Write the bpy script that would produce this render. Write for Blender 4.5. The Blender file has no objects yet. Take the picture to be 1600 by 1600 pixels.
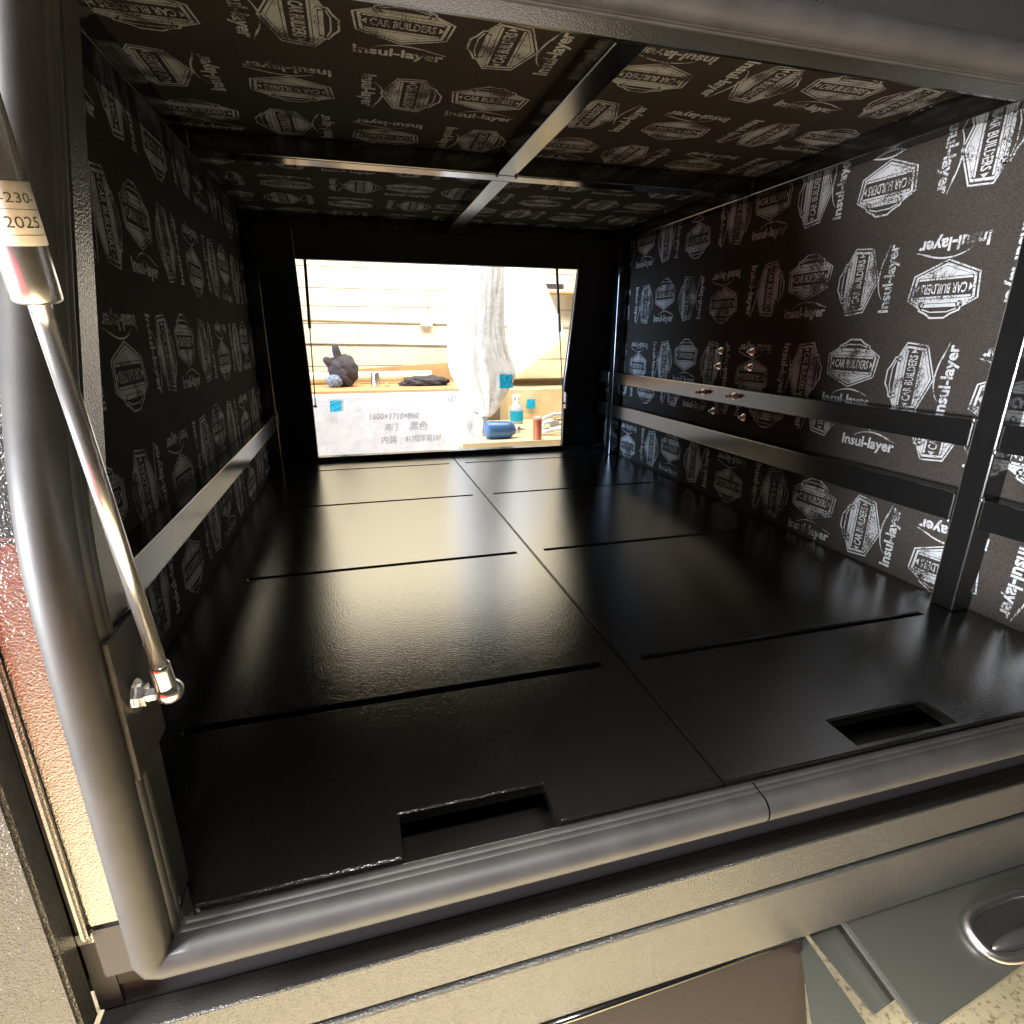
import bpy, bmesh, math, random
from mathutils import Vector, Matrix
random.seed(7)
S = bpy.context.scene
COL = S.collection
# ------------------------------------------------------------------ camera
cd = bpy.data.cameras.new('camera'); cam = bpy.data.objects.new('camera', cd); COL.objects.link(cam)
cd.sensor_width = 36; cd.lens = 19.36; cd.clip_start = 0.01; cd.clip_end = 200
cam.location = (0.4152, -0.673, 0.4974); cam.rotation_euler = (1.2639, -0.0031, -0.2698)
S.camera = cam
# ------------------------------------------------------------------ world, lamps, exposure
W = bpy.data.worlds.new('World'); S.world = W; W.use_nodes = True
bg = W.node_tree.nodes['Background']; bg.inputs[0].default_value = (0.85, 0.9, 1.0, 1); bg.inputs[1].default_value = 0.015
S.view_settings.view_transform = 'Standard'; S.view_settings.look = 'None'
S.view_settings.exposure = -0.25; S.view_settings.gamma = 1.0
S.render.engine = 'CYCLES'
def area(name, loc, target, sx, sy, e, col):
    l = bpy.data.lights.new(name, 'AREA'); l.shape = 'RECTANGLE'; l.size = sx; l.size_y = sy; l.energy = e; l.color = col
    o = bpy.data.objects.new(name, l); COL.objects.link(o); o.location = loc
    o.rotation_euler = (Vector(target) - Vector(loc)).to_track_quat('-Z', 'Y').to_euler(); return o
area('workshop_lamp', (0.9, 2.75, 2.5), (1.0, 4.0, 0.0), 3.5, 0.7, 330, (1.0, 0.97, 0.91))
area('bay_lamp', (-1.3, -0.8, 2.1), (-0.8, -1.6, -1.05), 1.2, 0.6, 210, (1.0, 0.96, 0.90)).data.spread = math.radians(120)
area('floor_bounce_helper', (0.5, -1.45, 2.1), (0.5, -1.35, -1.05), 0.7, 0.5, 165, (1.0, 0.96, 0.90)).data.spread = math.radians(56)  # added helper light: brightens the outside floor so its bounce lifts the near ceiling
area('daylight_opening', (-4.4, -2.3, 0.05), (1.2, 0.3, 0.45), 1.5, 0.9, 235, (0.93, 0.95, 1.0)).data.spread = math.radians(60)
area('far_daylight_opening', (-3.2, 3.0, 1.0), (1.5, 1.7, 0.2), 1.4, 1.6, 75, (0.50, 0.70, 1.0)).data.spread = math.radians(80)

# ------------------------------------------------------------------ materials
def mat(name, col, rough=0.5, metal=0.0, spec=0.5, ior=None, bump=None, var=None, trans=0, coat=0, alpha=None):
    m = bpy.data.materials.new(name); m.use_nodes = True; nt = m.node_tree; b = nt.nodes['Principled BSDF']
    b.inputs['Base Color'].default_value = (*col, 1); b.inputs['Roughness'].default_value = rough
    b.inputs['Metallic'].default_value = metal
    if 'Specular IOR Level' in b.inputs: b.inputs['Specular IOR Level'].default_value = spec
    if ior: b.inputs['IOR'].default_value = ior
    if trans: b.inputs['Transmission Weight'].default_value = trans
    if coat: b.inputs['Coat Weight'].default_value = coat
    tc = nt.nodes.new('ShaderNodeTexCoord')
    if var:   # (scale, amount, second colour)
        n = nt.nodes.new('ShaderNodeTexNoise'); n.inputs['Scale'].default_value = var[0]; n.inputs['Detail'].default_value = 6
        n.inputs['Roughness'].default_value = 0.65
        r = nt.nodes.new('ShaderNodeValToRGB'); r.color_ramp.elements[0].position = var[1]; r.color_ramp.elements[1].position = var[2]
        r.color_ramp.elements[0].color = (*col, 1); r.color_ramp.elements[1].color = (*var[3], 1)
        nt.links.new(tc.outputs['Object'], n.inputs['Vector']); nt.links.new(n.outputs['Fac'], r.inputs['Fac'])
        nt.links.new(r.outputs['Color'], b.inputs['Base Color'])
    if bump:  # list of (scale, strength, distance)
        prev = None
        for sc, st, di in bump:
            n = nt.nodes.new('ShaderNodeTexNoise'); n.inputs['Scale'].default_value = sc; n.inputs['Detail'].default_value = 2
            bp = nt.nodes.new('ShaderNodeBump'); bp.inputs['Strength'].default_value = st; bp.inputs['Distance'].default_value = di
            nt.links.new(tc.outputs['Object'], n.inputs['Vector']); nt.links.new(n.outputs['Fac'], bp.inputs['Height'])
            if prev: nt.links.new(prev.outputs['Normal'], bp.inputs['Normal'])
            prev = bp
        nt.links.new(prev.outputs['Normal'], b.inputs['Normal'])
    return m
M = {}
M['satin'] = mat('black_satin_paint', (0.005, 0.005, 0.005), 0.15, ior=2.0, bump=[(900, 0.04, 0.0004)])
M['floor'] = mat('black_floor_paint', (0.008, 0.008, 0.008), 0.13, ior=3.1, bump=[(330, 0.5, 0.0007)])
M['texture'] = mat('black_textured_coat', (0.03, 0.03, 0.028), 0.19, ior=2.7, bump=[(620, 1.0, 0.0006)])
M['skin'] = mat('satin_body_paint', (0.034, 0.034, 0.031), 0.25, ior=1.6, bump=[(520, 1.0, 0.0014)])
M['lidpaint'] = mat('smooth_grey_paint', (0.032, 0.033, 0.028), 0.30, ior=1.5, bump=[(520, 0.4, 0.0004)])
M['skirt'] = mat('brown_black_skirt', (0.012, 0.0075, 0.007), 0.5, ior=1.3, bump=[(420, 0.2, 0.001)])
M['rubber'] = mat('grey_black_rubber', (0.024, 0.0235, 0.0235), 0.50, spec=0.35, bump=[(60, 0.08, 0.002), (900, 0.12, 0.0006)], var=(18, 0.35, 0.8, (0.042, 0.040, 0.039)))
M['chrome'] = mat('polished_steel', (0.80, 0.79, 0.79), 0.18, metal=0.9)
M['dullsteel'] = mat('dull_steel', (0.52, 0.50, 0.48), 0.32, metal=1, bump=[(300, 0.1, 0.001)])
M['bolt'] = mat('zinc_bolt', (0.85, 0.84, 0.80), 0.28, metal=0.7)
M['darkrod'] = mat('dark_strut_paint', (0.12, 0.06, 0.055), 0.4)
M['label'] = mat('cream_label_paper', (0.70, 0.64, 0.58), 0.45, var=(18, 0.4, 0.8, (0.62, 0.56, 0.50)))
M['ink'] = mat('dark_ink', (0.05, 0.045, 0.04), 0.6)
M['pencil'] = mat('grey_marker', (0.30, 0.30, 0.32), 0.6)
M['felt'] = mat('brown_black_foam', (0.020, 0.0175, 0.015), 0.9, spec=0.05, bump=[(6, 0.25, 0.02), (700, 0.5, 0.001)], var=(520, 0.42, 0.75, (0.055, 0.048, 0.042)))
M['gutter'] = mat('matte_black_gutter', (0.012, 0.010, 0.010), 0.55, bump=[(500, 0.3, 0.001)])
M['hole'] = mat('dark_recess', (0.003, 0.003, 0.003), 0.6)
M['concrete'] = mat('speckled_concrete', (0.68, 0.56, 0.33), 0.55, var=(75, 0.52, 0.64, (0.30, 0.22, 0.11)), bump=[(60, 0.3, 0.003)])
M['wallboard'] = mat('cream_wall_paint', (0.66, 0.60, 0.45), 0.6, var=(3, 0.4, 0.9, (0.56, 0.49, 0.35)), bump=[(40, 0.15, 0.004)])
M['foam'] = mat('white_packing_foam', (0.66, 0.68, 0.74), 0.4, var=(11, 0.45, 0.75, (0.54, 0.56, 0.62)), bump=[(9, 0.25, 0.03), (40, 0.3, 0.006)])
M['timber'] = mat('orange_timber', (0.52, 0.31, 0.14), 0.6, var=(6, 0.3, 0.8, (0.38, 0.21, 0.09)))
M['paletimber'] = mat('pale_timber', (0.66, 0.52, 0.30), 0.6, var=(9, 0.35, 0.8, (0.56, 0.42, 0.22)))
M['paper'] = mat('cream_paper', (0.72, 0.64, 0.42), 0.6)
M['plastic'] = mat('milky_plastic_sheet', (0.86, 0.85, 0.84), 0.22, bump=[(20, 0.25, 0.012), (70, 0.45, 0.005)], var=(30, 0.55, 0.72, (0.62, 0.60, 0.58)))
M['white'] = mat('white_board', (0.70, 0.72, 0.76), 0.4)
M['cloth'] = mat('black_cloth', (0.045, 0.038, 0.042), 0.85, bump=[(30, 0.6, 0.02)])
M['bluebag'] = mat('grey_blue_lining', (0.16, 0.19, 0.25), 0.5, bump=[(60, 0.6, 0.01)])
M['tape'] = mat('cyan_masking_tape', (0.0, 0.36, 0.62), 0.5, bump=[(80, 0.4, 0.004)])
M['bluebottle'] = mat('blue_plastic_bottle', (0.045, 0.12, 0.27), 0.35)
M['clearplastic'] = mat('clear_plastic', (0.75, 0.8, 0.84), 0.15, trans=0.5)
M['orange'] = mat('orange_red_can', (0.55, 0.16, 0.08), 0.35)
M['red'] = mat('red_enamel', (0.80, 0.03, 0.045), 0.4)
M['conduit'] = mat('cream_conduit', (0.72, 0.68, 0.56), 0.5)
M['wallgap'] = mat('board_joint', (0.45, 0.41, 0.32), 0.8)
# worn silver print: ink broken up by the weave of the felt
def print_mat():
    m = bpy.data.materials.new('worn_silver_print'); m.use_nodes = True; nt = m.node_tree; b = nt.nodes['Principled BSDF']
    tc = nt.nodes.new('ShaderNodeTexCoord'); n = nt.nodes.new('ShaderNodeTexNoise'); n.inputs['Scale'].default_value = 420; n.inputs['Detail'].default_value = 3
    n2 = nt.nodes.new('ShaderNodeTexNoise'); n2.inputs['Scale'].default_value = 22; n2.inputs['Detail'].default_value = 3
    a = nt.nodes.new('ShaderNodeMath'); a.operation = 'ADD'
    r = nt.nodes.new('ShaderNodeValToRGB'); r.color_ramp.elements[0].position = 0.86; r.color_ramp.elements[1].position = 1.14
    r.color_ramp.elements[0].color = (0.035, 0.032, 0.03, 1); r.color_ramp.elements[1].color = (0.31, 0.32, 0.325, 1)
    nt.links.new(tc.outputs['Object'], n.inputs['Vector']); nt.links.new(tc.outputs['Object'], n2.inputs['Vector'])
    nt.links.new(n.outputs['Fac'], a.inputs[0]); nt.links.new(n2.outputs['Fac'], a.inputs[1]); nt.links.new(a.outputs[0], r.inputs['Fac'])
    nt.links.new(r.outputs['Color'], b.inputs['Base Color']); b.inputs['Roughness'].default_value = 0.7; b.inputs['Specular IOR Level'].default_value = 0.08
    return m
M['print'] = print_mat()

# ------------------------------------------------------------------ helpers
def link(name, bm, m, parent=None, smooth=False):
    me = bpy.data.meshes.new(name); bmesh.ops.recalc_face_normals(bm, faces=bm.faces[:]) if not smooth == 'keep' else None
    bm.to_mesh(me); bm.free()
    for x in (m if isinstance(m, (list, tuple)) else [m]): me.materials.append(M[x])
    if smooth:
        for p in me.polygons: p.use_smooth = True
    o = bpy.data.objects.new(name, me); COL.objects.link(o)
    if parent: o.parent = parent
    return o
def thing(name, label, cat, loc=(0, 0, 0), group=None):
    o = bpy.data.objects.new(name, None); COL.objects.link(o); o.location = loc; o.empty_display_size = .05
    o['label'] = label; o['category'] = cat
    if group: o['group'] = group
    return o
def tag(o, label, cat, group=None):
    o['label'] = label; o['category'] = cat
    if group: o['group'] = group
    return o
def unparent_offset(o, root):
    o.parent = root; o.matrix_parent_inverse = Matrix.Translation(root.location).inverted(); return o
def box(bm, x0, x1, y0, y1, z0, z1, bev=0.0, mi=0):
    vs = [bm.verts.new((x, y, z)) for x in (x0, x1) for y in (y0, y1) for z in (z0, z1)]
    fs = [bm.faces.new([vs[i] for i in f]) for f in ((0, 1, 3, 2), (4, 6, 7, 5), (0, 4, 5, 1), (2, 3, 7, 6), (0, 2, 6, 4), (1, 5, 7, 3))]
    for f in fs: f.material_index = mi
    if bev:
        es = list({e for f in fs for e in f.edges})
        bmesh.ops.bevel(bm, geom=es, offset=bev, segments=2, affect='EDGES', profile=0.5)
def boxo(name, b, m, parent=None, bev=0.0025):
    bm = bmesh.new(); box(bm, *b, bev=bev); return link(name, bm, m, parent)
def prism(bm, pts, axis, a, b, mi=0):
    """extrude a closed 2D outline between a and b along axis"""
    def P(p, t):
        return {'x': (t, p[0], p[1]), 'y': (p[0], t, p[1]), 'z': (p[0], p[1], t)}[axis]
    A = [bm.verts.new(P(p, a)) for p in pts]; B = [bm.verts.new(P(p, b)) for p in pts]; n = len(pts)
    f = [bm.faces.new(A[::-1]), bm.faces.new(B)]
    for i in range(n): f.append(bm.faces.new((A[i], A[(i + 1) % n], B[(i + 1) % n], B[i])))
    for q in f: q.material_index = mi
    return f
def tube(bm, pts, r, seg=20, cap=True, closed=False, rads=None):
    pts = [Vector(p) for p in pts]; n = len(pts); rings = []
    t0 = (pts[1] - pts[0]).normalized(); up = Vector((0, 0, 1)) if abs(t0.z) < .9 else Vector((0, 1, 0))
    nrm = t0.cross(up).normalized()
    for i, p in enumerate(pts):
        if closed: a = (p - pts[i - 1]).normalized(); b = (pts[(i + 1) % n] - p).normalized()
        else:
            a = (p - pts[i - 1]).normalized() if i else (pts[1] - p).normalized()
            b = (pts[i + 1] - p).normalized() if i < n - 1 else a
        t = (a + b).normalized()
        nrm = (nrm - t * nrm.dot(t)).normalized(); bn = t.cross(nrm)
        k = 1 / max(0.55, math.sqrt(max(0.3, (1 + a.dot(b)) / 2)))
        rr = rads[i] if rads else r
        out = (b - a); out = out.normalized() if out.length > 1e-4 else None
        ring = []
        for j in range(seg):
            an = 2 * math.pi * j / seg; d = nrm * math.cos(an) + bn * math.sin(an)
            if out is not None: d = d + out * d.dot(out) * (k - 1)
            ring.append(bm.verts.new(p + d * rr))
        rings.append(ring)
    for i in range(n if closed else n - 1):
        A = rings[i]; B = rings[(i + 1) % n]
        for j in range(seg): bm.faces.new((A[j], A[(j + 1) % seg], B[(j + 1) % seg], B[j]))
    if cap and not closed: bm.faces.new(rings[0][::-1]); bm.faces.new(rings[-1])
def lathe(bm, prof, origin, axis, seg=28):
    """prof: (distance along axis, radius)"""
    ax = Vector(axis).normalized(); u = ax.orthogonal().normalized(); v = ax.cross(u); o = Vector(origin); rings = []
    for d, r in prof: rings.append([bm.verts.new(o + ax * d + (u * math.cos(2 * math.pi * j / seg) + v * math.sin(2 * math.pi * j / seg)) * max(r, 1e-5)) for j in range(seg)])
    for A, B in zip(rings, rings[1:]):
        for j in range(seg): bm.faces.new((A[j], A[(j + 1) % seg], B[(j + 1) % seg], B[j]))
    bm.faces.new(rings[0][::-1]); bm.faces.new(rings[-1])
def textmesh(txt, size, sx=1.0, shear=0.0, bold=0.0, res=2, font_extrude=0.0):
    c = bpy.data.curves.new('t', 'FONT'); c.body = txt; c.size = size; c.align_x = 'CENTER'; c.align_y = 'CENTER'
    c.resolution_u = res; c.shear = shear; c.offset = bold; c.extrude = font_extrude
    o = bpy.data.objects.new('t', c); COL.objects.link(o); bpy.context.view_layer.update()
    me = bpy.data.meshes.new_from_object(o.evaluated_get(bpy.context.evaluated_depsgraph_get()))
    vs = [Vector((v.co.x * sx, v.co.y, v.co.z)) for v in me.vertices]; fs = [list(p.vertices) for p in me.polygons]
    bpy.data.objects.remove(o); bpy.data.curves.remove(c); bpy.data.meshes.remove(me)
    if vs:   # centre the real outline
        cx = (min(v.x for v in vs) + max(v.x for v in vs)) / 2; cy = (min(v.y for v in vs) + max(v.y for v in vs)) / 2
        vs = [Vector((v.x - cx, v.y - cy, v.z)) for v in vs]
    return vs, fs
def add_raw(bm, vs, fs, mat4, mi=0):
    V = [bm.verts.new(mat4 @ v) for v in vs]
    for f in fs:
        try: q = bm.faces.new([V[i] for i in f]); q.material_index = mi
        except ValueError: pass

# ------------------------------------------------------------------ constants
XL, XR, XC = 0.1204, 1.4787, 0.7964          # tube faces and the joint of the two floor panels
T = 0.045; XPL, XPR = XL - T, XR + T          # insulation planes
H = 0.8628; HC = H + T
YP0, YP1 = 0.0144, 1.5443                     # near faces of the upright posts
SL = 0.39; ZK = 0.37
def yn(z): return -0.262 + SL * max(0, z - ZK)
def yfar(z): return 1.742 - 0.2136 * max(0, z - 0.284) * 1.25
OX0, OX1, OZ1 = 0.235, 1.335, 0.775           # door opening

# ------------------------------------------------------------------ canopy
can = thing('truck_canopy', 'black steel truck canopy seen through its open side door, lined with printed foam', 'truck canopy')
# floor panels with the pressed slots and the finger cut-outs
def floor_panel(x0, x1, slots, cuts):
    xs = sorted({x0, x1, *[v for s in slots for v in s[:2]], *[v for c in cuts for v in c[:2]]})
    ys = sorted({-0.238, 1.700, *[v for s in slots for v in s[2:]], *[v for c in cuts for v in c[2:]]})
    holes = slots + cuts; bm = bmesh.new(); vt = {}
    def v(x, y, z):
        k = (x, y, z)
        if k not in vt: vt[k] = bm.verts.new(k)
        return vt[k]
    solid = lambda i, j: 0 <= i < len(xs) - 1 and 0 <= j < len(ys) - 1 and not any(h[0] <= (xs[i] + xs[i + 1]) / 2 <= h[1] and h[2] <= (ys[j] + ys[j + 1]) / 2 <= h[3] for h in holes)
    zt, zb = 0.0, -0.014
    for i in range(len(xs) - 1):
        for j in range(len(ys) - 1):
            if not solid(i, j): continue
            a, b, c, d = xs[i], xs[i + 1], ys[j], ys[j + 1]
            bm.faces.new((v(a, c, zt), v(b, c, zt), v(b, d, zt), v(a, d, zt)))
            bm.faces.new((v(a, c, zb), v(a, d, zb), v(b, d, zb), v(b, c, zb)))
            for (di, dj, p, q) in ((-1, 0, (a, c), (a, d)), (1, 0, (b, c), (b, d)), (0, -1, (a, c), (b, c)), (0, 1, (a, d), (b, d))):
                if not solid(i + di, j + dj): bm.faces.new((v(*p, zt), v(*q, zt), v(*q, zb), v(*p, zb)))
    bm.normal_update()
    es = [e for e in bm.edges if all(abs(w.co.z) < 1e-6 for w in e.verts) and len(e.link_faces) == 2 and abs(e.link_faces[0].normal.z - e.link_faces[1].normal.z) > .5]
    bmesh.ops.recalc_face_normals(bm, faces=bm.faces[:])
    es = [e for e in bm.edges if all(abs(w.co.z) < 1e-6 for w in e.verts) and len(e.link_faces) == 2 and abs(e.link_faces[0].normal.dot(e.link_faces[1].normal)) < .5]
    bmesh.ops.bevel(bm, geom=es, offset=0.0022, segments=2, affect='EDGES')
    return link('floor_panel', bm, 'floor', can)
YS = (0.0268, 0.5226, 1.0519, 1.5438)
floor_panel(XPL + .0005, XC - 0.0015, [(0.1605, 0.758, y - .0055, y + .0055) for y in YS], [(0.424, 0.590, -0.238, -0.183), (0.419, 0.593, 1.665, 1.700)])
floor_panel(XC + 0.0015, XPR - .0005, [(0.8309, 1.4162, y - .0055, y + .0055) for y in YS], [(1.000, 1.166, -0.228, -0.180), (1.006, 1.180, 1.665, 1.700)])
boxo('under_tray', (XPL, XPR, -0.235, 1.70, -0.075, -0.060), 'hole', can, 0)
# sills
bm = bmesh.new(); box(bm, OX0 + .002, OX1 - .002, -0.268, -0.2405, -0.024, -0.003, bev=.003); link('door_sill', bm, 'texture', can)
bm = bmesh.new(); box(bm, XPL, XPR, 1.7025, 1.745, -0.08, 0.020, bev=.003); link('door_sill', bm, 'satin', can)
# roof tubes
def rt(*b): return boxo('roof_tube', b, 'satin', can, 0.003)
g = .0015
BX0, BX1, CY0, CY1, YF0 = 0.7742, 0.8209, 0.7632, 0.8131, 1.575
rt(XPL, XL, 0.02, 1.66, H, HC - g)                                  # left
rt(XR, XPR, 0.02, 1.66, H, HC - g)                                  # right
rt(XL + g, XR - g, 0.045, 0.1236, H, HC - g)                        # near
rt(XL + g, XR - g, YF0, YF0 + .05, H, HC - g)                       # far
rt(XL + g, XR - g, CY0, CY1, H, HC - g)                             # crossing bar
rt(BX0, BX1, 0.1236 + g, CY0 - g, H + .0005, HC - g); rt(BX0, BX1, CY1 + g, YF0 - g, H + .0005, HC - g)
# weld seams between roof tube and crossing bar
for x in (XL + .001, XR - .001):
    bm = bmesh.new(); tube(bm, [(x, CY0 - .001, H + .003), (x, CY0 - .001, H + .04)], .0028, 8); link('weld_bead', bm, 'texture', can)
for (x, y, z) in ((XL + .001, YF0 - .001, H + .002), (XR - .001, YF0 - .001, H + .002), (BX0, CY0 - .002, H), (BX1, CY0 - .002, H), (XR - .001, YP0 + T + .001, .3585), (XR - .001, YP0 + T + .001, .1685), (XR - .0005, YP0 - .001, .3095), (XR - .0005, YP0 - .001, .2235), (XL + .001, YP1 - .002, .2235)):
    bm = bmesh.new(); bmesh.ops.create_icosphere(bm, subdivisions=2, radius=.0038, matrix=Matrix.Translation((x, y, z)) @ Matrix.Diagonal((1, 1, 1.5, 1)))
    link('weld_bead', bm, 'texture', can, smooth=True)
# uprights and rails
def up(x0, x1, y0, h=H - g): return boxo('upright_post', (x0, x1, y0, y0 + T, 0.001, h), 'satin', can, 0.003)
up(XPL, XL, YP0); up(XPL, XL, YP1); up(XR, XPR, YP0); up(XR, XPR, YP1)
def rail(x0, x1, y0, y1, z0, z1): return boxo('side_rail', (x0, x1, y0 + g, y1 - g, z0, z1), 'satin', can, 0.003)
for z0, z1 in ((0.3096, 0.3582), (0.1689, 0.2229)):
    rail(XR + .0005, XPR, YP0 + T, YP1, z0, z1); rail(XR + .0005, XPR, -0.215, YP0, z0, z1); rail(XR + .0005, XPR, YP1 + T, 1.70, z0, z1)
rail(XPL, XL - .0005, YP0 + T, YP1, 0.1689, 0.2229); rail(XPL, XL - .0005, YP1 + T, 1.70, 0.1689, 0.2229); rail(XPL, XL - .0005, -0.215, YP0, 0.1689, 0.2229)

# ---- printed insulation
def emblem():
    """one printed badge, 1 unit wide, as flat polygons"""
    V, F = [], []
    def poly(p): b = len(V); V.extend(Vector((x, y, 0)) for x, y in p); F.append(list(range(b, b + len(p))))
    def stroke(p, w, closed=True):
        n = len(p); P = [Vector(q) for q in p]; off = []
        for i in range(n):
            a = (P[i] - P[i - 1]) if (closed or i) else (P[1] - P[0]); b = (P[(i + 1) % n] - P[i]) if (closed or i < n - 1) else a
            a = a.normalized(); b = b.normalized(); t = (a + b).normalized(); nn = Vector((-t.y, t.x)); off.append(nn * (w / 2) / max(.5, nn.dot(Vector((-a.y, a.x)))))
        for i in range(n if closed else n - 1):
            j = (i + 1) % n; poly([P[i] - off[i], P[j] - off[j], P[j] + off[j], P[i] + off[i]])
    hexo = [(-.5, .15), (-.46, -.20), (0, -.40), (.46, -.20), (.5, .15), (.30, .27), (-.30, .27)]
    hexi = [(x * .90, y * .88 + .0) for x, y in hexo]
    stroke([(-.30, .27), (-.5, .15), (-.46, -.20), (0, -.40), (.46, -.20), (.5, .15), (.30, .27)], .022, False)
    stroke([(x * .885, y * .865) for x, y in [(-.32, .29), (-.5, .16), (-.46, -.20), (0, -.40), (.46, -.20), (.5, .16), (.32, .29)]], .034, False)
    # car outline above the banner
    stroke([(-.31, .20), (-.29, .31), (-.18, .36), (-.10, .42), (.10, .42), (.18, .36), (.29, .31), (.31, .20)], .026, False)
    stroke([(-.25, .29), (-.12, .335), (.12, .335), (.25, .29)], .018, False)
    poly([(-.22, .215), (.22, .215), (.24, .265), (-.24, .265)]); poly([(-.30, .18), (-.25, .18), (-.25, .26), (-.30, .24)]); poly([(.30, .18), (.25, .18), (.25, .26), (.30, .24)])
    poly([(-.405, .105), (.405, .105), (.40, .135), (-.40, .135)]); poly([(-.40, .145), (.40, .145), (.31, .205), (-.31, .205)])
    poly([(-.385, -.125), (.385, -.125), (.37, -.155), (-.37, -.155)]); poly([(-.37, -.165), (.37, -.165), (.0, -.318)])
    poly([(-.41, .0), (-.36, .06), (-.36, -.06)]); poly([(.41, .0), (.36, .06), (.36, -.06)])
    vs, fs = textmesh('CAR BUILDERS', .20, bold=.004)
    w = max(v.x for v in vs) * 2; b = len(V)
    V.extend(Vector((v.x * .66 / w, v.y * 1.0, 0)) for v in vs); F.extend([[i + b for i in f] for f in fs])
    return V, F
def wordmark():
    vs, fs = textmesh('Insul-layer', .24, bold=.007)
    w = max(v.x for v in vs) * 2; V = [Vector((v.x / w, v.y, 0)) for v in vs]; F = [list(f) for f in fs]
    def stroke(p, ws):
        for (a, b, wa, wb) in zip(p, p[1:], ws, ws[1:]):
            i = len(V); V.extend([Vector((a[0], a[1] - wa / 2, 0)), Vector((b[0], b[1] - wb / 2, 0)), Vector((b[0], b[1] + wb / 2, 0)), Vector((a[0], a[1] + wa / 2, 0))]); F.append([i, i + 1, i + 2, i + 3])
    arc = [(-.30 + .80 * k / 14, .090 + .115 * math.sin(math.pi * (k / 14) ** .8) ** .9) for k in range(15)]
    stroke(arc, [.008 + .016 * math.sin(math.pi * k / 14) for k in range(15)])
    stroke([(.30, .145), (.42, .12), (.53, .092)], [.006, .018, .004])
    return V, F
EMB, WRD = emblem(), wordmark()
def printed_panel(name, outline, to3, e0, clipsize, base_th):
    """outline: convex 2D polygon (u,v). to3: 4x4 from (u,v,n) to the scene, n pointing into the box. e0: origin of the repeat."""
    bm = bmesh.new()
    us = [p[0] for p in outline]; vs_ = [p[1] for p in outline]
    for row in range(-8, 9):
        for colm in range(-6, 7):
            bu = e0[0] + colm * .69 + (-row) * .171; bv = e0[1] + row * .205
            if bu < min(us) - .9 or bu > max(us) + .3 or bv < min(vs_) - .2 or bv > max(vs_) + .2: continue
            jit = random.uniform(-.004, .004)
            items = [(EMB, .0, .022, 0, .138, .128), (WRD, .0, -.062, 0, .135, .135),
                     (EMB, .150, .0, 90, .140, .128), (WRD, .230, .0, 90, .135, .135),
                     (EMB, .350, -.028, 180, .138, .128), (WRD, .350, .055, 180, .135, .135),
                     (WRD, .474, .0, -90, .135, .135), (EMB, .550, .0, -90, .140, .128)]
            for (V, F), du, dv, ang, sx, sy in items:
                cu, cv = bu + du, bv + dv + jit
                if cu < min(us) - .1 or cu > max(us) + .1 or cv < min(vs_) - .1 or cv > max(vs_) + .1: continue
                m4 = Matrix.Translation((cu, cv, 0.0006)) @ Matrix.Rotation(math.radians(ang + random.uniform(-1, 1)), 4, 'Z') @ Matrix.Diagonal((sx, sy, 1, 1))
                add_raw(bm, V, F, m4, 1)
    n = len(outline)
    for i in range(n):
        a = Vector((*outline[i], 0)); b = Vector((*outline[(i + 1) % n], 0)); d = b - a; nr = Vector((d.y, -d.x, 0))
        bmesh.ops.bisect_plane(bm, geom=bm.verts[:] + bm.edges[:] + bm.faces[:], plane_co=a, plane_no=nr, clear_outer=True, dist=1e-6)
    for f in bm.faces:
        if f.normal.z < 0: f.normal_flip()
    prism(bm, outline, 'z', -base_th, 0.0, 0)
    bm.transform(to3)
    me = bpy.data.meshes.new(name); bm.to_mesh(me); bm.free()
    me.materials.append(M['felt']); me.materials.append(M['print'])
    o = bpy.data.objects.new(name, me); COL.objects.link(o); o.parent = can; return o
R3 = Matrix(((0, 0, -1, XPR), (-1, 0, 0, 0), (0, 1, 0, 0), (0, 0, 0, 1)))      # right wall: u=-y v=z n=-x
L3 = Matrix(((0, 0, 1, XPL), (1, 0, 0, 0), (0, 1, 0, 0), (0, 0, 0, 1)))        # left wall: u=y v=z n=+x
C3 = Matrix(((1, 0, 0, 0), (0, -1, 0, 0), (0, 0, -1, HC), (0, 0, 0, 1)))       # ceiling: u=x v=-y n=-z
printed_panel('insulation_panel', [(-1.742, .335), (.235, .335), (.235, .37), (.03, .90), (-1.59, .90)], R3, (-.559, .622), 0, .01)
printed_panel('insulation_panel', [(-1.74, .195), (.235, .195), (.235, .3345), (-1.72, .3345)], R3, (-.307, .335), 0, .01)
printed_panel('insulation_panel', [(-1.74, -.06), (.235, -.06), (.235, .1945), (-1.74, .1945)], R3, (-.430, .082), 0, .01)
printed_panel('insulation_panel', [(-.235, .195), (1.75, .195), (1.742, .33), (1.59, .90), (-.03, .90), (-.235, .37)], L3, (-.009, .465), 0, .01)
printed_panel('insulation_panel', [(-.235, -.06), (1.74, -.06), (1.74, .1945), (-.235, .1945)], L3, (.12, .09), 0, .01)
def ceil(x0, x1, y0, y1, e0): printed_panel('ceiling_panel', [(x0, -y1), (x1, -y1), (x1, -y0), (x0, -y0)], C3, e0, 0, .01)
YC = (CY0 + CY1) / 2; XB = (BX0 + BX1) / 2
ceil(XPL, XB - g, .05, YC - g, (.517, -.286)); ceil(XB + g, XPR, .05, YC - g, (1.264, -.283))
ceil(XPL, XB - g, YC + g, 1.65, (.44, -.96)); ceil(XB + g, XPR, YC + g, 1.65, (1.20, -.98))

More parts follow.
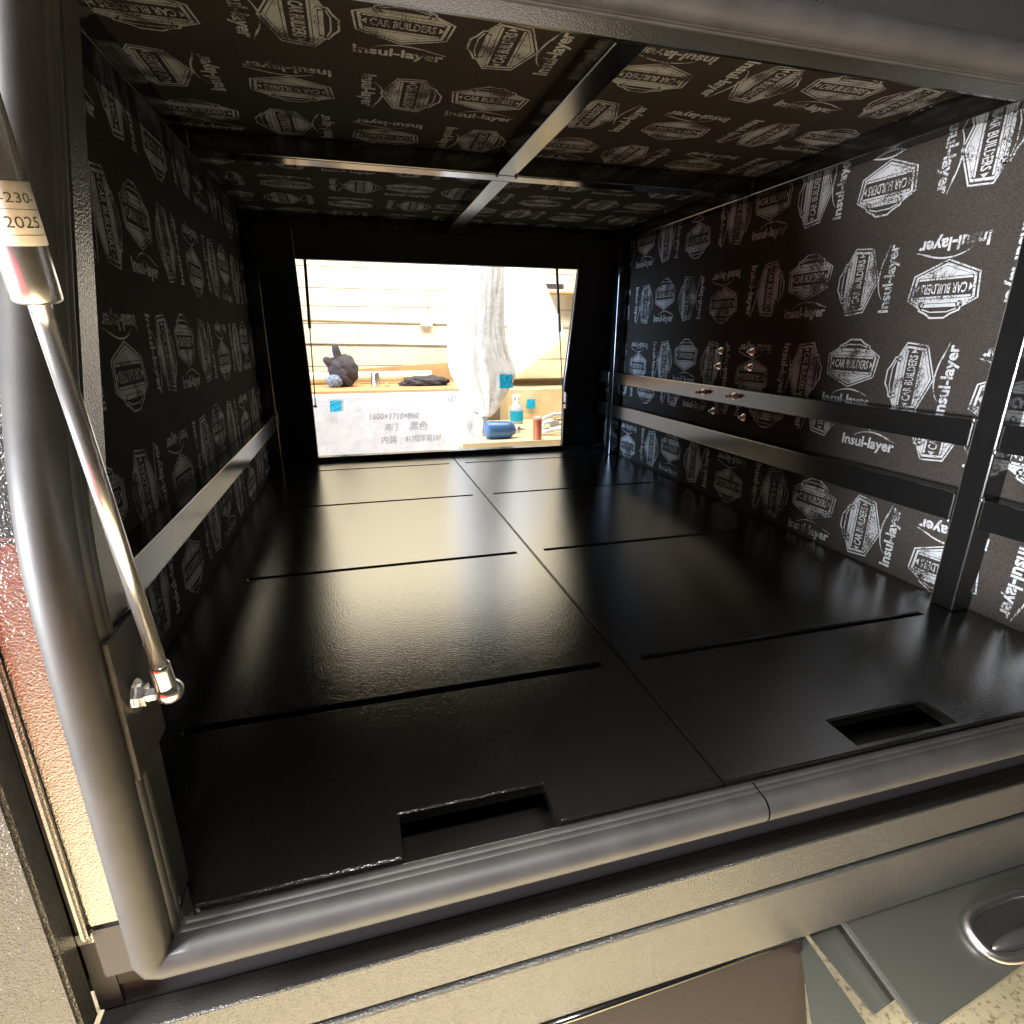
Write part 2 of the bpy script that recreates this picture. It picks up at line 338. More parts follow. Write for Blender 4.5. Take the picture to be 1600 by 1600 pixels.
# ---- door frames (jambs follow the kinked side profile)
def jamb(x0, x1, yf, th, z0, z1, m, name='door_jamb'):
    zs = [z0] + [z for z in (.284, ZK) if z0 < z < z1] + [z1]
    bm = bmesh.new(); prism(bm, [(yf(z), z) for z in zs] + [(yf(z) + th, z) for z in reversed(zs)], 'x', x0, x1)
    bmesh.ops.bevel(bm, geom=bm.edges[:], offset=.002, segments=2, affect='EDGES'); return link(name, bm, m, can)
jamb(.167, OX0, yn, .030, .030, .93, 'texture'); jamb(.167, OX0, yn, .024, -.030, .0285, 'gutter')
jamb(OX1, 1.42, yn, .030, -.055, .93, 'texture')
jamb(XPL - .028, OX0 + .003, yfar, .028, .0005, .90, 'gutter'); jamb(1.3316, XPR + .028, yfar, .028, .0005, .90, 'gutter')
def header(x0, x1, yf, th, z0, z1, m, name='door_header'):
    bm = bmesh.new(); prism(bm, [(yf(z0), z0), (yf(z1), z1), (yf(z1) + th, z1), (yf(z0) + th, z0)], 'x', x0, x1); return link(name, bm, m, can)
header(OX0 + g, OX1 - g, yn, .03, OZ1, .93, 'texture'); header(OX0 + .0045, 1.330, yfar, .028, .765, .90, 'gutter')
for x0, x1 in ((XPL - .030, XPL - .012), (XPR + .012, XPR + .030)):
    bm = bmesh.new(); prism(bm, [(-.226, -.10), (-.226, .37), (-.015, .915), (1.60, .915), (1.765, .284), (1.765, -.10)], 'x', x0, x1); link('end_wall', bm, 'skin', can)
boxo('roof_skin', (-.6, 2.1, -.03, 1.70, HC + .012, HC + .022), 'satin', can, 0)
# inner gussets closing the gap between jamb and side wall
bm = bmesh.new(); prism(bm, [(yn(.03) + .031, .001), (yn(.37) + .031, .37), (yn(.86) + .031, .86), (yn(.86) + .034, .86), (yn(.37) + .034, .37), (yn(.03) + .034, .001)], 'x', XPL, OX0 - .012); link('gusset', bm, 'satin', can)
# ridge beside the jamb, gutter channel and outer skin
def profstrip(name, x0, x1, dy, th, z0, z1, m, bev=.002):
    bm = bmesh.new(); zs = [z0] + ([ZK] if z0 < ZK < z1 else []) + [z1]
    prism(bm, [(yn(z) + dy, z) for z in zs] + [(yn(z) + dy + th, z) for z in reversed(zs)], 'x', x0, x1)
    if bev: bmesh.ops.bevel(bm, geom=bm.edges[:], offset=bev, segments=2, affect='EDGES')
    return link(name, bm, m, can)
profstrip('jamb_ridge', .161, .1665, -.004, .03, .02, .93, 'texture')
profstrip('gutter_channel', .141, .1605, .026, .004, -.10, .95, 'gutter', 0)
profstrip('gutter_channel', 1.421, 1.445, .026, .004, -.10, .95, 'satin', 0)
boxo('gutter_channel', (.1415, 1.46, -.232, -.228, -.20, -.0245), 'gutter', can, 0)
boxo('gutter_channel', (.1415, 1.46, -.2572, -.2325, -.114, -.106), 'gutter', can, .001)
profstrip('body_skin', -.9, .1405, 0, .025, -.1015, .95, 'skin', .003)
profstrip('body_skin', 1.446, 2.4, 0, .025, -.1015, .95, 'skin', .003)
boxo('body_skin', (-.9, 2.4, -.262, -.2575, -.160, -.103), 'skin', can, .0015)
boxo('body_skin', (-.9, 2.4, -.256, -.238, -.1705, -.1605), 'satin', can, 0)
boxo('body_skin', (-.9, 2.4, -.262, -.240, -.275, -.171), 'skin', can, .003)
# rubber door seal: bulb and gripping strip, butt joint near the middle of the sill
def path(dx, dz, ins):
    def P(x, z, y=None):
        w = .028; q = z - ZK - .012; sp = w * math.log(1 + math.exp(min(30, q / w)))
        return Vector((x, -.285 + SL * sp + ins, z))
    x0, x1, z0, z1 = .2195 + dx, 1.351 - dx, .0095 + dz, .785 - dz
    pts = [Vector((.8045, -.285 + ins, z0))]
    pts += [P(x, z0) for x in (.65, .5, .35, x0 + .03)]
    pts += [P(x0 + .008, z0), P(x0 + .0023, z0 + .0023), P(x0, z0 + .008)]
    pts += [P(x0, z) for z in (.06, .16, .25, .29, .32, .34, .36, .38, .40, .42, .44, .47, .52, .62, z1 - .05)]
    pts += [P(x0 + .006, z1 - .02), P(x0 + .02, z1 - .006), P(x0 + .05, z1)]
    pts += [P(x, z1) for x in (.45, .65, .85, 1.05, x1 - .05)]
    pts += [P(x1 - .014, z1 - .014), P(x1, z1 - .05)] + [P(x1, z) for z in (.62, .5, .42, .39, .372, .355, .3, .15, z0 + .03)]
    pts += [P(x1 - .02, z0 + .004), P(x1 - .05, z0)] + [P(x, z0) for x in (1.1, .95)] + [Vector((.8065, -.285 + ins, z0))]
    return pts
bm = bmesh.new(); tube(bm, path(0, 0, 0), .0158, 24, cap=False); link('door_seal', bm, 'rubber', can, smooth=True)
bm = bmesh.new(); tube(bm, path(.0125, .0105, .007), .0060, 12, cap=False); tube(bm, path(.0150, .0130, .013), .0045, 12, cap=False); link('seal_clip_strip', bm, 'rubber', can, smooth=True)
# far door seal edge on the opposite opening
bm = bmesh.new(); tube(bm, [(1.3305, yfar(z) - .004, z) for z in (.02, .284, .765)], .004, 10); link('seal_clip_strip', bm, 'dullsteel', can, smooth=True)
# bolts through the right wall
def bolt(y, z, x, long=False):
    bm = bmesh.new()
    lathe(bm, [(0, .011), (.0012, .011), (.0015, .0075), (.007, .0075), (.0075, .0045), (.016 if not long else .03, .0045), (.0175 if not long else .032, .002)], (x, y, z), (-1, 0, 0), 14)
    if long: lathe(bm, [(.016, .0075), (.022, .0075)], (x, y, z), (-1, 0, 0), 6)
    return link('bolt', bm, 'bolt', can)
for y, z in ((.881, .46), (.734, .46), (.882, .414), (.734, .417), (.886, .273), (.737, .272)): bolt(y, z, XPR)
for y, z in ((.884, .334), (.731, .336)): bolt(y, z, XR, True)
# ------------------------------------------------------------------ near gas strut
st = thing('gas_strut', 'large polished gas strut with a cream paper label, close at the left door edge', 'gas strut', (.262, -.265, .246))
def U(o, r=st): return unparent_offset(o, r)
A = Vector((.262, -.266, .245)); B = Vector((.262, -.354, .70)); ax = (B - A).normalized(); LN = (B - A).length
def at_z(z): return A + (B - A) * ((z - A.z) / (B.z - A.z))
z_ce = .5135; t_ce = (at_z(z_ce) - A).length; t_l0 = (at_z(.540) - A).length; t_l1 = (at_z(.5665) - A).length
bm = bmesh.new(); lathe(bm, [(.026, .0052), (t_ce + .01, .0052)], A, ax, 24); U(link('piston_rod', bm, 'chrome', smooth=True))
bm = bmesh.new(); lathe(bm, [(t_ce, .0085), (t_ce + .0008, .0102), (t_ce + .002, .0108), (t_ce + .010, .0108), (LN, .0108)], A, ax, 40); U(link('cylinder', bm, 'chrome', smooth=True))
bm = bmesh.new(); lathe(bm, [(t_l0, .0110), (t_l0 + .0002, .01125), (t_l1, .01125), (t_l1 + .0002, .0110)], A, ax, 40); lb = U(link('paper_label', bm, 'label', smooth=True))
bm = bmesh.new(); lathe(bm, [(-.002, .004), (0.0, .0068), (.006, .0072), (.022, .0068), (.026, .0068), (.027, .0054)], A, ax, 24); U(link('end_socket', bm, 'chrome', smooth=True))
bm = bmesh.new(); bmesh.ops.create_uvsphere(bm, u_segments=24, v_segments=14, radius=.0098, matrix=Matrix.Translation(A + Vector((.001, 0, 0)))); U(link('ball_joint', bm, 'chrome', smooth=True))
bm = bmesh.new(); lathe(bm, [(0, .012), (.0016, .0125), (.002, .007), (.0024, .0085)], (.2405, A.y, A.z), (1, 0, 0), 24)
lathe(bm, [(.002, .0085), (.008, .0085), (.0085, .0055), (.022, .0045)], (.2405, A.y, A.z), (1, 0, 0), 6); U(link('ball_stud', bm, 'chrome'))
# printing on the label: wrapped around the cylinder
def label_text(txt, zc, size, roll, sx=1.0):
    vs, fs = textmesh(txt, size, sx=sx, bold=size * .0, res=3)
    toc = (cam.location - at_z(zc)); toc -= ax * toc.dot(ax); toc.normalize(); side = ax.cross(toc) * 1.0
    if side.dot(Vector((1, 0, 0))) < 0: side = -side
    bm = bmesh.new(); o = at_z(zc); r = .0114; V = []
    # the face that looks at the aisle: text runs round the tube, its top towards the upper end
    for v in vs:
        a = (v.x) / r + roll
        V.append(bm.verts.new(o + (toc * math.cos(a) + side * math.sin(a)) * r + ax * v.y))
    for f in fs:
        try: bm.faces.new([V[i] for i in f])
        except ValueError: pass
    return U(link('printed_text', bm, 'ink'), lb) if False else link('printed_text', bm, 'ink')
def under_label(o):
    o.parent = lb; return o
for o in (label_text('-230-', .5600, .0060, .44, 1.2), label_text('2025.', .5500, .0070, .46, 1.1)): under_label(o)
bm = bmesh.new()
for z in (.5552, .5445): 
    tt = (at_z(z) - A).length; lathe(bm, [(tt, .01120), (tt, .01133), (tt + .00025, .01133), (tt + .00025, .01120)], A, ax, 40)
under_label(link('printed_line', bm, 'ink'))
# bracket behind the stud: part of the canopy
bm = bmesh.new(); box(bm, .2355, .2400, -.285, -.225, .185, .300, bev=.0015)
for k in range(9): bmesh.ops.create_icosphere(bm, subdivisions=1, radius=.0035, matrix=Matrix.Translation((.240, -.232 + .001 * k, .268 + k * .005)))
link('strut_bracket', bm, 'gutter', can)

# ------------------------------------------------------------------ far gas struts
def far_strut(label, p0, p1, side):
    t = thing('gas_strut', label, 'gas strut', p0, group='thin gas struts of the far door')
    a = Vector(p0); b = Vector(p1); L = (b - a).length; d = (b - a).normalized()
    bm = bmesh.new(); lathe(bm, [(0, .0022), (L * .52, .0022)], a, d, 12); unparent_offset(link('piston_rod', bm, 'darkrod', smooth=True), t)
    bm = bmesh.new(); lathe(bm, [(L * .50, .004), (L * .502, .0056), (L, .0056)], a, d, 16); unparent_offset(link('cylinder', bm, 'darkrod', smooth=True), t)
    bm = bmesh.new(); lathe(bm, [(L * .51, .0062), (L * .62, .0062)], a, d, 16); unparent_offset(link('paper_label', bm, 'label', smooth=True), t)
    bm = bmesh.new(); bmesh.ops.create_uvsphere(bm, u_segments=12, v_segments=8, radius=.006, matrix=Matrix.Translation(a)); lathe(bm, [(0, .003), (.026, .003)], a, (side, 0, 0), 8); unparent_offset(link('ball_stud', bm, 'darkrod', smooth=True), t)
far_strut('thin dark gas strut at the left edge of the far window', (.254, 1.66, .235), (.272, 1.64, .82), -1)
far_strut('thin dark gas strut at the right edge of the far window', (1.286, 1.63, .223), (1.236, 1.63, .82), 1)
bm = bmesh.new(); box(bm, 1.322, 1.3275, 1.695, 1.72, .190, .262, bev=.001)
for z in (.205, .226, .247): lathe(bm, [(0, .006), (.004, .006)], (1.325, 1.694, z), (0, -1, 0), 10)
link('striker_plate', bm, 'dullsteel', can)

# ------------------------------------------------------------------ raised doors
def door(label, y0, y1, z0, z1):
    t = thing('raised_door', label, 'door', (.78, y0, z0))
    d = Vector((0, y1 - y0, z1 - z0)); n = Vector((0, -d.z, d.y)).normalized() * .03
    if n.z < 0: n = -n
    bm = bmesh.new(); prism(bm, [(y0, z0), (y1, z1), (y1 + n.y, z1 + n.z), (y0 + n.y, z0 + n.z)], 'x', .13, 1.46)
    bmesh.ops.bevel(bm, geom=bm.edges[:], offset=.004, segments=2, affect='EDGES'); unparent_offset(link('door_skin', bm, 'texture'), t)
    e = d.normalized()
    bm = bmesh.new()
    for a, b in ((.10, .16), (d.length - .10, d.length - .04)):
        p = [(y0 + e.y * a - n.y * .8, z0 + e.z * a - n.z * .8), (y0 + e.y * b - n.y * .8, z0 + e.z * b - n.z * .8), (y0 + e.y * b - n.y * .02, z0 + e.z * b - n.z * .02), (y0 + e.y * a - n.y * .02, z0 + e.z * a - n.z * .02)]
        prism(bm, p, 'x', .18, 1.40)
    unparent_offset(link('door_frame', bm, 'satin'), t)
door('raised black side door overhead at the top right corner', -.075, -.62, .905, 1.16)
door('raised black door above the far opening', 1.66, 2.45, .98, 1.40)

# ------------------------------------------------------------------ parts below the body
sk = thing('side_skirt', 'brown black slanted skirt panel hanging under the lower body strip', 'skirt panel', (.6, -.26, -.28))
bm = bmesh.new(); prism(bm, [(-.250, -.2765), (-.232, -.2765), (-.330, -.62), (-.350, -.62)], 'x', -.2, .951)
bmesh.ops.bevel(bm, geom=bm.edges[:], offset=.003, segments=2, affect='EDGES'); unparent_offset(link('panel', bm, 'skirt'), sk)
bm = bmesh.new(); tube(bm, [(.50, -.262, -.281), (.62, -.262, -.281), (.94, -.258, -.279)], .004, 10); unparent_offset(link('edge_bead', bm, 'satin', smooth=True), sk)
fl = boxo('skirt_flap', (0, 1, 0, 1, 0, 1), 'skin', None); bpy.data.objects.remove(fl)
bm = bmesh.new(); top = [(.9525, -.246, -.303), (.963, -.246, -.303), (.980, -.350, -.338), (.897, -.345, -.337)]
V = [bm.verts.new(p) for p in top] + [bm.verts.new((x, y, z - .004)) for x, y, z in top]
for f in ((0, 1, 2, 3), (7, 6, 5, 4), (0, 4, 5, 1), (1, 5, 6, 2), (2, 6, 7, 3), (3, 7, 4, 0)): bm.faces.new([V[i] for i in f])
unparent_offset(link('end_flap', bm, 'lidpaint'), sk)
tb = thing('under_tray_toolbox', 'dark grey under tray toolbox lid with a metal ring latch above the concrete floor', 'toolbox', (1.2, -.27, -.28))
def slab(name, pts, th, m, bev=.002):
    bm = bmesh.new(); V = [bm.verts.new(p) for p in pts] + [bm.verts.new((p[0], p[1], p[2] - th)) for p in pts]; n = len(pts)
    bm.faces.new(V[:n]); bm.faces.new(V[n:][::-1])
    for i in range(n): bm.faces.new((V[i], V[n + i], V[n + (i + 1) % n], V[(i + 1) % n]))
    if bev: bmesh.ops.bevel(bm, geom=bm.edges[:], offset=bev, segments=2, affect='EDGES')
    return unparent_offset(link(name, bm, m), tb)
sl = math.tan(math.radians(19))
def lz(y, b=-.284): return b + (y + .262) * sl
slab('lid', [(1.014, -.245, lz(-.245)), (1.70, -.245, lz(-.245)), (1.70, -.315, lz(-.315)), (1.30, -.338, lz(-.338)), (1.228, -.350, lz(-.350)), (1.046, -.370, lz(-.370)), (1.030, -.362, lz(-.362))], .012, 'lidpaint')
slab('side_panel', [(.972, -.243, -.305), (1.045, -.243, -.305), (1.045, -.327, -.332), (.997, -.334, -.335)], .004, 'lidpaint', .001)
c = Vector((1.262, -.316, lz(-.316) + .006)); eu = Vector((1, 0, 0)); ev = Vector((0, math.cos(math.radians(19)), math.sin(math.radians(19)))); en = eu.cross(ev)
ring = []
for k in range(40):
    a = 2 * math.pi * k / 40; cx, cy = math.cos(a), math.sin(a)
    ring.append(c + eu * (.080 * math.copysign(abs(cx) ** .62, cx)) + ev * (.0315 * math.copysign(abs(cy) ** .75, cy)))
bm = bmesh.new(); tube(bm, ring, .0068, 16, closed=True); rg = unparent_offset(link('latch_ring', bm, 'dullsteel', smooth=True), tb)
bm = bmesh.new(); Vv = [bm.verts.new(c + (p - c) * .92 - en * .003) for p in ring]; bm.faces.new(Vv); Vb = [bm.verts.new(c + (p - c) * .92 - en * .006) for p in ring]; bm.faces.new(Vb[::-1])
for i in range(40): bm.faces.new((Vv[i], Vb[i], Vb[(i + 1) % 40], Vv[(i + 1) % 40]))
unparent_offset(link('latch_dish', bm, 'hole'), tb)
bm = bmesh.new(); bmesh.ops.create_uvsphere(bm, u_segments=24, v_segments=12, radius=1, matrix=Matrix.Translation(c - ev * .014 + eu * -.01) @ Matrix((((*eu, 0)), ((*ev, 0)), ((*en, 0)), (0, 0, 0, 1))).transposed() @ Matrix.Diagonal((.055, .010, .004, 1)))
unparent_offset(link('latch_paddle', bm, 'dullsteel', smooth=True), tb)

# ------------------------------------------------------------------ the workshop
bm = bmesh.new(); box(bm, -12, 14, -12, 14, -1.10, -1.05); fo = link('floor', bm, 'concrete'); fo['kind'] = 'structure'
bw = thing('workshop_wall', 'cream painted board wall with conduits behind the far opening', 'wall', (1.5, 4.3, -1.05))
zs = [-1.05, -.45, -.10, .265, .435, .60, .735, .872, 1.03, 1.20, 1.40, 1.7, 2.2, 3.0]
bm = bmesh.new()
for a, b in zip(zs, zs[1:]):
    off = random.uniform(0, .002); xs_ = [-3.0]
    while xs_[-1] < 7: xs_.append(xs_[-1] + random.uniform(.7, 2.6))
    for xa, xb in zip(xs_, xs_[1:]): box(bm, xa + .0015, xb - .0015, 4.30 + off, 4.36, a + .0025, b - .0025)
unparent_offset(link('boards', bm, 'wallboard'), bw)
boxo('backing', (-3, 7, 4.361, 4.40, -1.05, 3.0), 'wallgap'); unparent_offset(bpy.data.objects['backing'], bw)
cp = thing('conduit', 'cream electrical conduit running along the board wall to a junction box', 'conduit', (1.03, 4.29, .62))
bm = bmesh.new(); tube(bm, [(-1, 4.288, .655), (.98, 4.288, .618)], .0055, 10); tube(bm, [(1.08, 4.288, .612), (3, 4.288, .585)], .0055, 10); tube(bm, [(1.045, 4.288, .645), (1.062, 4.288, 1.6)], .005, 10)
tube(bm, [(-1, 4.288, .472), (3, 4.288, .405)], .0065, 10); unparent_offset(link('pipe', bm, 'conduit', smooth=True), cp)
bm = bmesh.new(); box(bm, .980, 1.080, 4.25, 4.298, .585, .648, bev=.004); unparent_offset(link('junction_box', bm, 'conduit'), cp)
br = boxo('wall_bracket', (2.02, 2.22, 4.17, 4.20, .90, .94), 'timber'); tag(br, 'small dark bracket high on the right of the board wall', 'bracket'); br.data.materials[0] = M['cloth']
bmx = bmesh.new(); box(bmx, 2.0, 2.6, 4.1, 4.29, .86, .872); tag(link('wall_ledge', bmx, 'timber'), 'thin timber ledge under the dark bracket on the wall', 'ledge')
# timber beam
bm = bmesh.new(); prism(bm, [(-.6, .03), (2.4, .14), (2.4, .335), (1.2, .300), (-.6, .190)], 'y', 4.0, 4.06); tag(link('timber_beam', bm, 'timber'), 'orange brown timber beam lying along the wall behind the crate', 'beam')
# wrapped crate
cr = thing('wrapped_crate', 'long white foam wrapped crate with handwriting, below the far window', 'crate', (.3, 3.5, -1.05))
bm = bmesh.new(); box(bm, -.9, 1.205, 3.1, 3.85, -1.045, .145, bev=.02); unparent_offset(link('foam_wrap', bm, 'foam'), cr)
bm = bmesh.new()
for k in range(7): box(bm, -.95, 1.16 + .01 * (k % 2), 3.13 + k * .105, 3.13 + k * .105 + .10, .1455, .163, bev=.003)
unparent_offset(link('timber_top', bm, 'timber'), cr)
for txt, x, z, s, sx in (('1600×1710×860', .645, -.005, .058, .85), ('两门', .62, -.078, .055, .8), ('黑色', .80, -.074, .062, 1.0), ('内装', .60, -.162, .060, .9), ('817铝车箱3对', .83, -.160, .052, .78), ('②', 1.035, .103, .062, 1.0)):
    vs, fs = textmesh(txt, s, sx=sx, res=2, shear=.15); bm = bmesh.new(); add_raw(bm, vs, fs, Matrix.Translation((x, 3.094, z)) @ Matrix.Rotation(math.pi / 2, 4, 'X')); unparent_offset(link('handwriting', bm, 'pencil'), cr)
# tape squares
def tape(label, x, y, z, w, h):
    bm = bmesh.new(); n = 7; g_ = [[bm.verts.new((x - w / 2 + w * i / n + random.uniform(-.003, .003), y - .004 - random.uniform(0, .004), z - h / 2 + h * j / n)) for j in range(n + 1)] for i in range(n + 1)]
    for i in range(n):
        for j in range(n): bm.faces.new((g_[i][j], g_[i + 1][j], g_[i + 1][j + 1], g_[i][j + 1]))
    ob = link('tape_piece', bm, 'tape'); tag(ob, label, 'tape', 'pieces of blue tape in the far workshop')
    mo = ob.modifiers.new('s', 'SOLIDIFY'); mo.thickness = .0015; return ob
tape('blue tape square on the left end of the wrapped crate', .276, 3.090, .072, .066, .070)
tape('blue tape patch on the hanging plastic sheet', 1.335, 2.795, .232, .085, .085)
tape('blue tape square on the pale timber crate at the right', 1.73, 3.52, .000, .070, .075)
# jacket draped over a lump
def blob(name, cx, cy, cz, rx, ry, rz, m, amp, seed, seg=28, spikes=(), flat=True, freq=3.0):
    from mathutils import noise
    bm = bmesh.new(); bmesh.ops.create_icosphere(bm, subdivisions=5, radius=1)
    for v in bm.verts:
        p = v.co.copy(); n_ = noise.fractal(p * freq + Vector((seed, seed, 0)), 1.0, 2.0, 3); f = 1 + amp * n_ + amp * .3 * math.sin(p.x * 9 + p.z * 7 + seed)
        for s, w in spikes:
            d = p.normalized().dot(Vector(s).normalized()); f += w * max(0, (d - .955) / .045) ** 1.2
        p *= f; p.z = max(p.z, -.85) if flat else p.z
        v.co = Vector((cx + p.x * rx, cy + p.y * ry, cz + p.z * rz))
    return link(name, bm, m, smooth=True)
jk = thing('jacket', 'dark grey jacket heaped over a bag on the left of the crate', 'jacket', (.33, 3.5, .165))
unparent_offset(blob('cloth_shell', .335, 3.5, .268, .100, .11, .118, 'cloth', .13, 3.1, freq=1.6, spikes=(((-.30, -.35, 1), .75), ((-1, -.35, .60), .60))), jk)
unparent_offset(blob('bag_lining', .275, 3.41, .205, .055, .04, .045, 'bluebag', .12, 8.3), jk)
bm = bmesh.new(); lathe(bm, [(0, .030), (.001, .0315), (.098, .0315), (.1, .030), (.1, .027), (.085, .026)], (.548, 3.4, .1635), (0, 0, 1), 20); tag(link('steel_can', bm, 'chrome', smooth=False), 'small shiny steel can standing on the crate between jacket and black cloth', 'can')
bm = bmesh.new(); lathe(bm, [(0, .030), (.001, .042), (1.0, .036), (1.001, .025)], (-.02, 3.70, .206), (1, 0, .012), 20); tag(link('paper_roll', bm, 'paper', smooth=False), 'long cream cardboard roll lying behind the steel can', 'roll')
ck = blob('black_cloth', .905, 3.45, .190, .175, .08, .042, 'cloth', .22, 5.5, freq=2.2); tag(ck, 'crumpled black cloth lying flat on the right of the crate', 'cloth')
bl = blob('wood_chip', .625, 3.42, .172, .016, .014, .012, 'paletimber', .3, 2.0); tag(bl, 'small pale wood scrap beside the steel can', 'scrap')
# hanging plastic wrapped sheet
def hang():
    from mathutils import noise
    prof = [(1.7, 1.06, 1.34), (.90, 1.045, 1.353), (.75, 1.01, 1.352), (.60, .993, 1.352), (.50, .988, 1.360), (.408, .985, 1.382), (.332, .985, 1.410), (.267, 1.000, 1.430), (.206, 1.035, 1.404), (.13, 1.085, 1.360), (.063, 1.135, 1.317), (.03, 1.165, 1.295), (.0, 1.205, 1.262)]
    bm = bmesh.new(); nz, na = 120, 96; rings = []
    for i in range(nz + 1):
        z = 1.7 - 1.7 * i / nz
        for (za, la, ra), (zb, lb_, rb) in zip(prof, prof[1:]):
            if zb <= z <= za + 1e-6: t = (za - z) / (za - zb); l = la + (lb_ - la) * t; r = ra + (rb - ra) * t
        cx, hw = (l + r) / 2, (r - l) / 2; ring_ = []
        for j in range(na):
            a = 2 * math.pi * j / na; x = math.cos(a); y = math.sin(a)
            q = Vector((x * 2.6, y * 2.6, z * 1.6)); nn = noise.fractal(q * 1.7, 1.0, 2.1, 5); rg2 = abs(noise.noise(Vector((x * 6 + z * 1.4, y * 6, z * 2.2)))) ** .6
            k = 1 + .03 * nn
            ring_.append(bm.verts.new((cx + x * hw * k, 2.90 + y * min(.10, hw * .8) * (1 + .12 * nn + .14 * rg2), z)))
        rings.append(ring_)
    for A_, B_ in zip(rings, rings[1:]):
        for j in range(na): bm.faces.new((A_[j], A_[(j + 1) % na], B_[(j + 1) % na], B_[j]))
    bm.faces.new(rings[0]); bm.faces.new(rings[-1][::-1])
    return link('plastic_sheet', bm, 'plastic', smooth=True)
tag(hang(), 'crumpled milky plastic wrapped bundle hanging in front of the crate', 'plastic sheet')
# loose tail of plastic on the table
from mathutils import noise as NZ
bm = bmesh.new(); G = []
for i in range(26):
    G.append([])
    for j in range(20):
        x = 1.02 + .24 * i / 25 - .10 * (1 - j / 19) * (i < 30); z = -.20 + .20 * j / 19 + .02 * (i / 25); y = 2.95 + .05 * NZ.noise(Vector((x * 18, z * 18, 1))) - .18 * (1 - j / 19)
        G[-1].append(bm.verts.new((x, y, z)))
for i in range(25):
    for j in range(19): bm.faces.new((G[i][j], G[i + 1][j], G[i + 1][j + 1], G[i][j + 1]))
o = link('plastic_film', bm, 'plastic', smooth=True); o.modifiers.new('s', 'SOLIDIFY').thickness = .002; tag(o, 'loose crumpled plastic film between crate and work table', 'plastic film')
# white panel
bm = bmesh.new(); out = [(1.522, .98), (1.50, 1.6), (1.56, 1.6), (1.81, .989), (2.041, .51), (1.639, .212), (1.600, .33), (1.587, .438), (1.540, .72)]
prism(bm, out, 'y', 3.60, 3.612); tag(link('white_sheet', bm, 'white'), 'large smooth white sheet hanging behind the plastic bundle', 'sheet')
# right side crate and leaning board
bm = bmesh.new(); box(bm, 1.55, 3.2, 3.53, 3.80, -1.045, .115, bev=.006); tag(link('timber_crate', bm, 'paletimber'), 'pale timber crate behind the work table at the right', 'crate')
bm = bmesh.new(); prism(bm, [(3.86, .172), (4.20, .52), (4.215, .505), (3.88, .160)], 'x', 1.5, 3.6); tag(link('leaning_board', bm, 'paletimber'), 'pale grained board leaning on the wall above the timber crate', 'board')
# work table and what stands on it
wt = thing('work_table', 'pale timber work table with an orange front edge, right of the crate', 'table', (1.8, 3.0, -1.05))
bm = bmesh.new(); prism(bm, [(1.01, 2.60), (2.6, 2.60), (2.6, 3.52), (1.235, 3.52), (1.235, 3.06), (1.01, 3.06)], 'z', -.150, -.120); unparent_offset(link('table_top', bm, 'paletimber'), wt)
bm = bmesh.new(); box(bm, 1.02, 2.6, 2.612, 2.64, -.23, -.151); unparent_offset(link('front_rail', bm, 'timber'), wt)
for x in (1.05, 2.5):
    bm = bmesh.new(); box(bm, x, x + .07, 2.645, 2.71, -1.045, -.151); unparent_offset(link('leg', bm, 'timber'), wt)
bt = thing('blue_bottle', 'blue plastic bottle with a grey nozzle lying on the work table', 'bottle', (1.28, 2.74, -.12))
bm = bmesh.new(); lathe(bm, [(0, .040), (.012, .053), (.03, .056), (.145, .056), (.165, .050), (.195, .026)], (1.185, 2.74, -.063), (1, 0, -.02), 32); unparent_offset(link('bottle_body', bm, 'bluebottle', smooth=True), bt)
bm = bmesh.new(); lathe(bm, [(.193, .026), (.194, .030), (.206, .030), (.207, .02)], (1.185, 2.74, -.063), (1, 0, -.02), 24); unparent_offset(link('collar', bm, 'white', smooth=False), bt)
bm = bmesh.new(); lathe(bm, [(.207, .026), (.228, .022), (.232, .010), (.262, .006)], (1.185, 2.74, -.063), (1, 0, -.02), 20); unparent_offset(link('nozzle', bm, 'dullsteel', smooth=False), bt)
sb = thing('spray_bottle', 'clear spray bottle with a blue label standing on the work table', 'bottle', (1.58, 3.33, -.12))
bm = bmesh.new(); lathe(bm, [(0, .045), (.004, .05), (.10, .05), (.135, .038), (.16, .016), (.185, .015)], (1.56, 3.33, -.119), (0, 0, 1), 24); unparent_offset(link('bottle_body', bm, 'clearplastic', smooth=True), sb)
bm = bmesh.new(); lathe(bm, [(.02, .0508), (.095, .0508), (.10, .046)], (1.56, 3.33, -.119), (0, 0, 1), 24); unparent_offset(link('blue_label', bm, 'tape', smooth=False), sb)
bm = bmesh.new(); box(bm, 1.525, 1.585, 3.315, 3.345, .067, .095, bev=.006); box(bm, 1.53, 1.538, 3.325, 3.335, .03, .068); unparent_offset(link('trigger_head', bm, 'white'), sb)
dc = thing('drink_can', 'orange and white can standing on the work table right of the bottle', 'can', (1.485, 2.70, -.12))
bm = bmesh.new(); lathe(bm, [(0, .024), (.004, .028), (.125, .028), (.133, .023), (.134, .020)], (1.500, 2.64, -.119), (0, 0, 1), 24); unparent_offset(link('can_body', bm, 'orange', smooth=False), dc)
bm = bmesh.new(); lathe(bm, [(.1335, .0225), (.138, .0225), (.1385, .019)], (1.500, 2.64, -.119), (0, 0, 1), 24); unparent_offset(link('rim', bm, 'white'), dc)
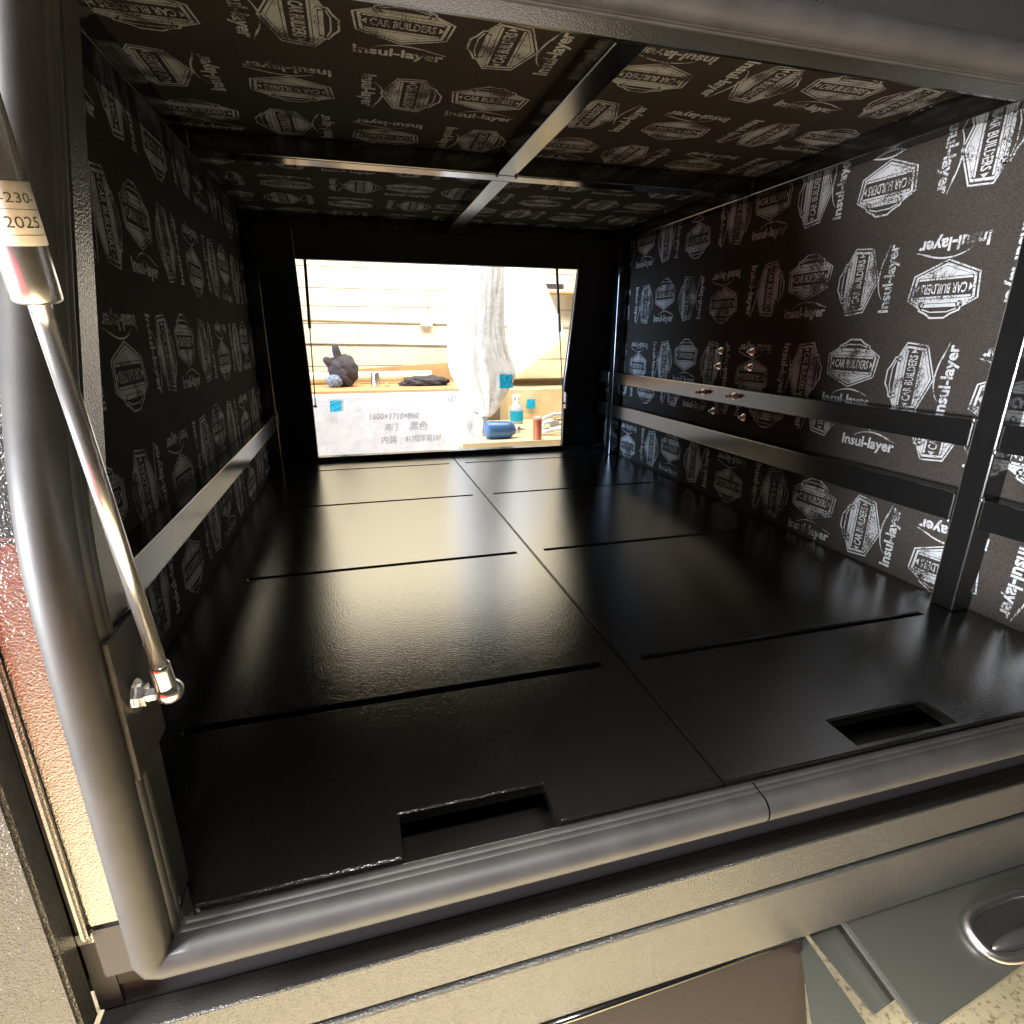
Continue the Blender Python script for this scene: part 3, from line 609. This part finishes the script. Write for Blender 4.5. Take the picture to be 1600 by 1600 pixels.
wf = thing('white_bracket_part', 'curved white plastic bracket lying at the right end of the table', 'plastic part', (1.66, 2.8, -.12))
bm = bmesh.new(); tube(bm, [(1.56, 2.80, -.06), (1.60, 2.80, -.01), (1.66, 2.80, .012), (1.80, 2.80, .015)], .012, 12); tube(bm, [(1.57, 2.76, -.10), (1.66, 2.74, -.075), (1.80, 2.74, -.07)], .014, 12)
tube(bm, [(1.58, 2.78, -.10), (1.59, 2.78, -.04), (1.66, 2.78, -.03)], .010, 12); unparent_offset(link('curved_arm', bm, 'white', smooth=True), wf)
bm = bmesh.new(); lathe(bm, [(0, .035), (.02, .035), (.022, .012)], (1.665, 2.80, -.045), (0, -1, 0), 20); unparent_offset(link('hub', bm, 'conduit'), wf)
bm = bmesh.new(); pts = [(1.70 + .07 * math.cos(a * .35) + .002 * a, 2.90 + .05 * math.sin(a * .35), -.112 + .0016 * a) for a in range(50)]
tube(bm, pts, .0045, 8); tag(link('cable_coil', bm, 'cloth', smooth=True), 'coil of thin dark cable behind the white bracket on the work table', 'cable')
bm = bmesh.new(); prism(bm, [(1.05, 2.66), (1.17, 2.63), (1.19, 2.72), (1.07, 2.74)], 'z', -.1195, -.1185); tag(link('cardboard_scrap', bm, 'paper'), 'flat cardboard scrap on the table left of the blue bottle', 'cardboard')
# unseen red cabinet, a stand-in added to give the textured jamb its red reflection
rc = thing('red_reflection_standin', 'unseen red cabinet added for its red reflection in the door jamb', 'cabinet', (-1.0, -2.6, -1.05))
bm = bmesh.new(); box(bm, -3.30, -.25, -2.9, -2.3, -.98, .02, bev=.01); unparent_offset(link('carcass', bm, 'red'), rc)
for c_ in range(3):
    for k in range(4):
        xa = -3.27 + c_ * 1.01
        bm = bmesh.new(); box(bm, xa, xa + .97, -2.299, -2.285, -.95 + k * .24, -.73 + k * .24, bev=.004); dr = unparent_offset(link('drawer', bm, 'red'), rc)
        bm = bmesh.new(); box(bm, xa + .3, xa + .67, -2.284, -2.270, -.775 + k * .24, -.76 + k * .24, bev=.003); h = link('handle', bm, 'dullsteel'); h.parent = dr
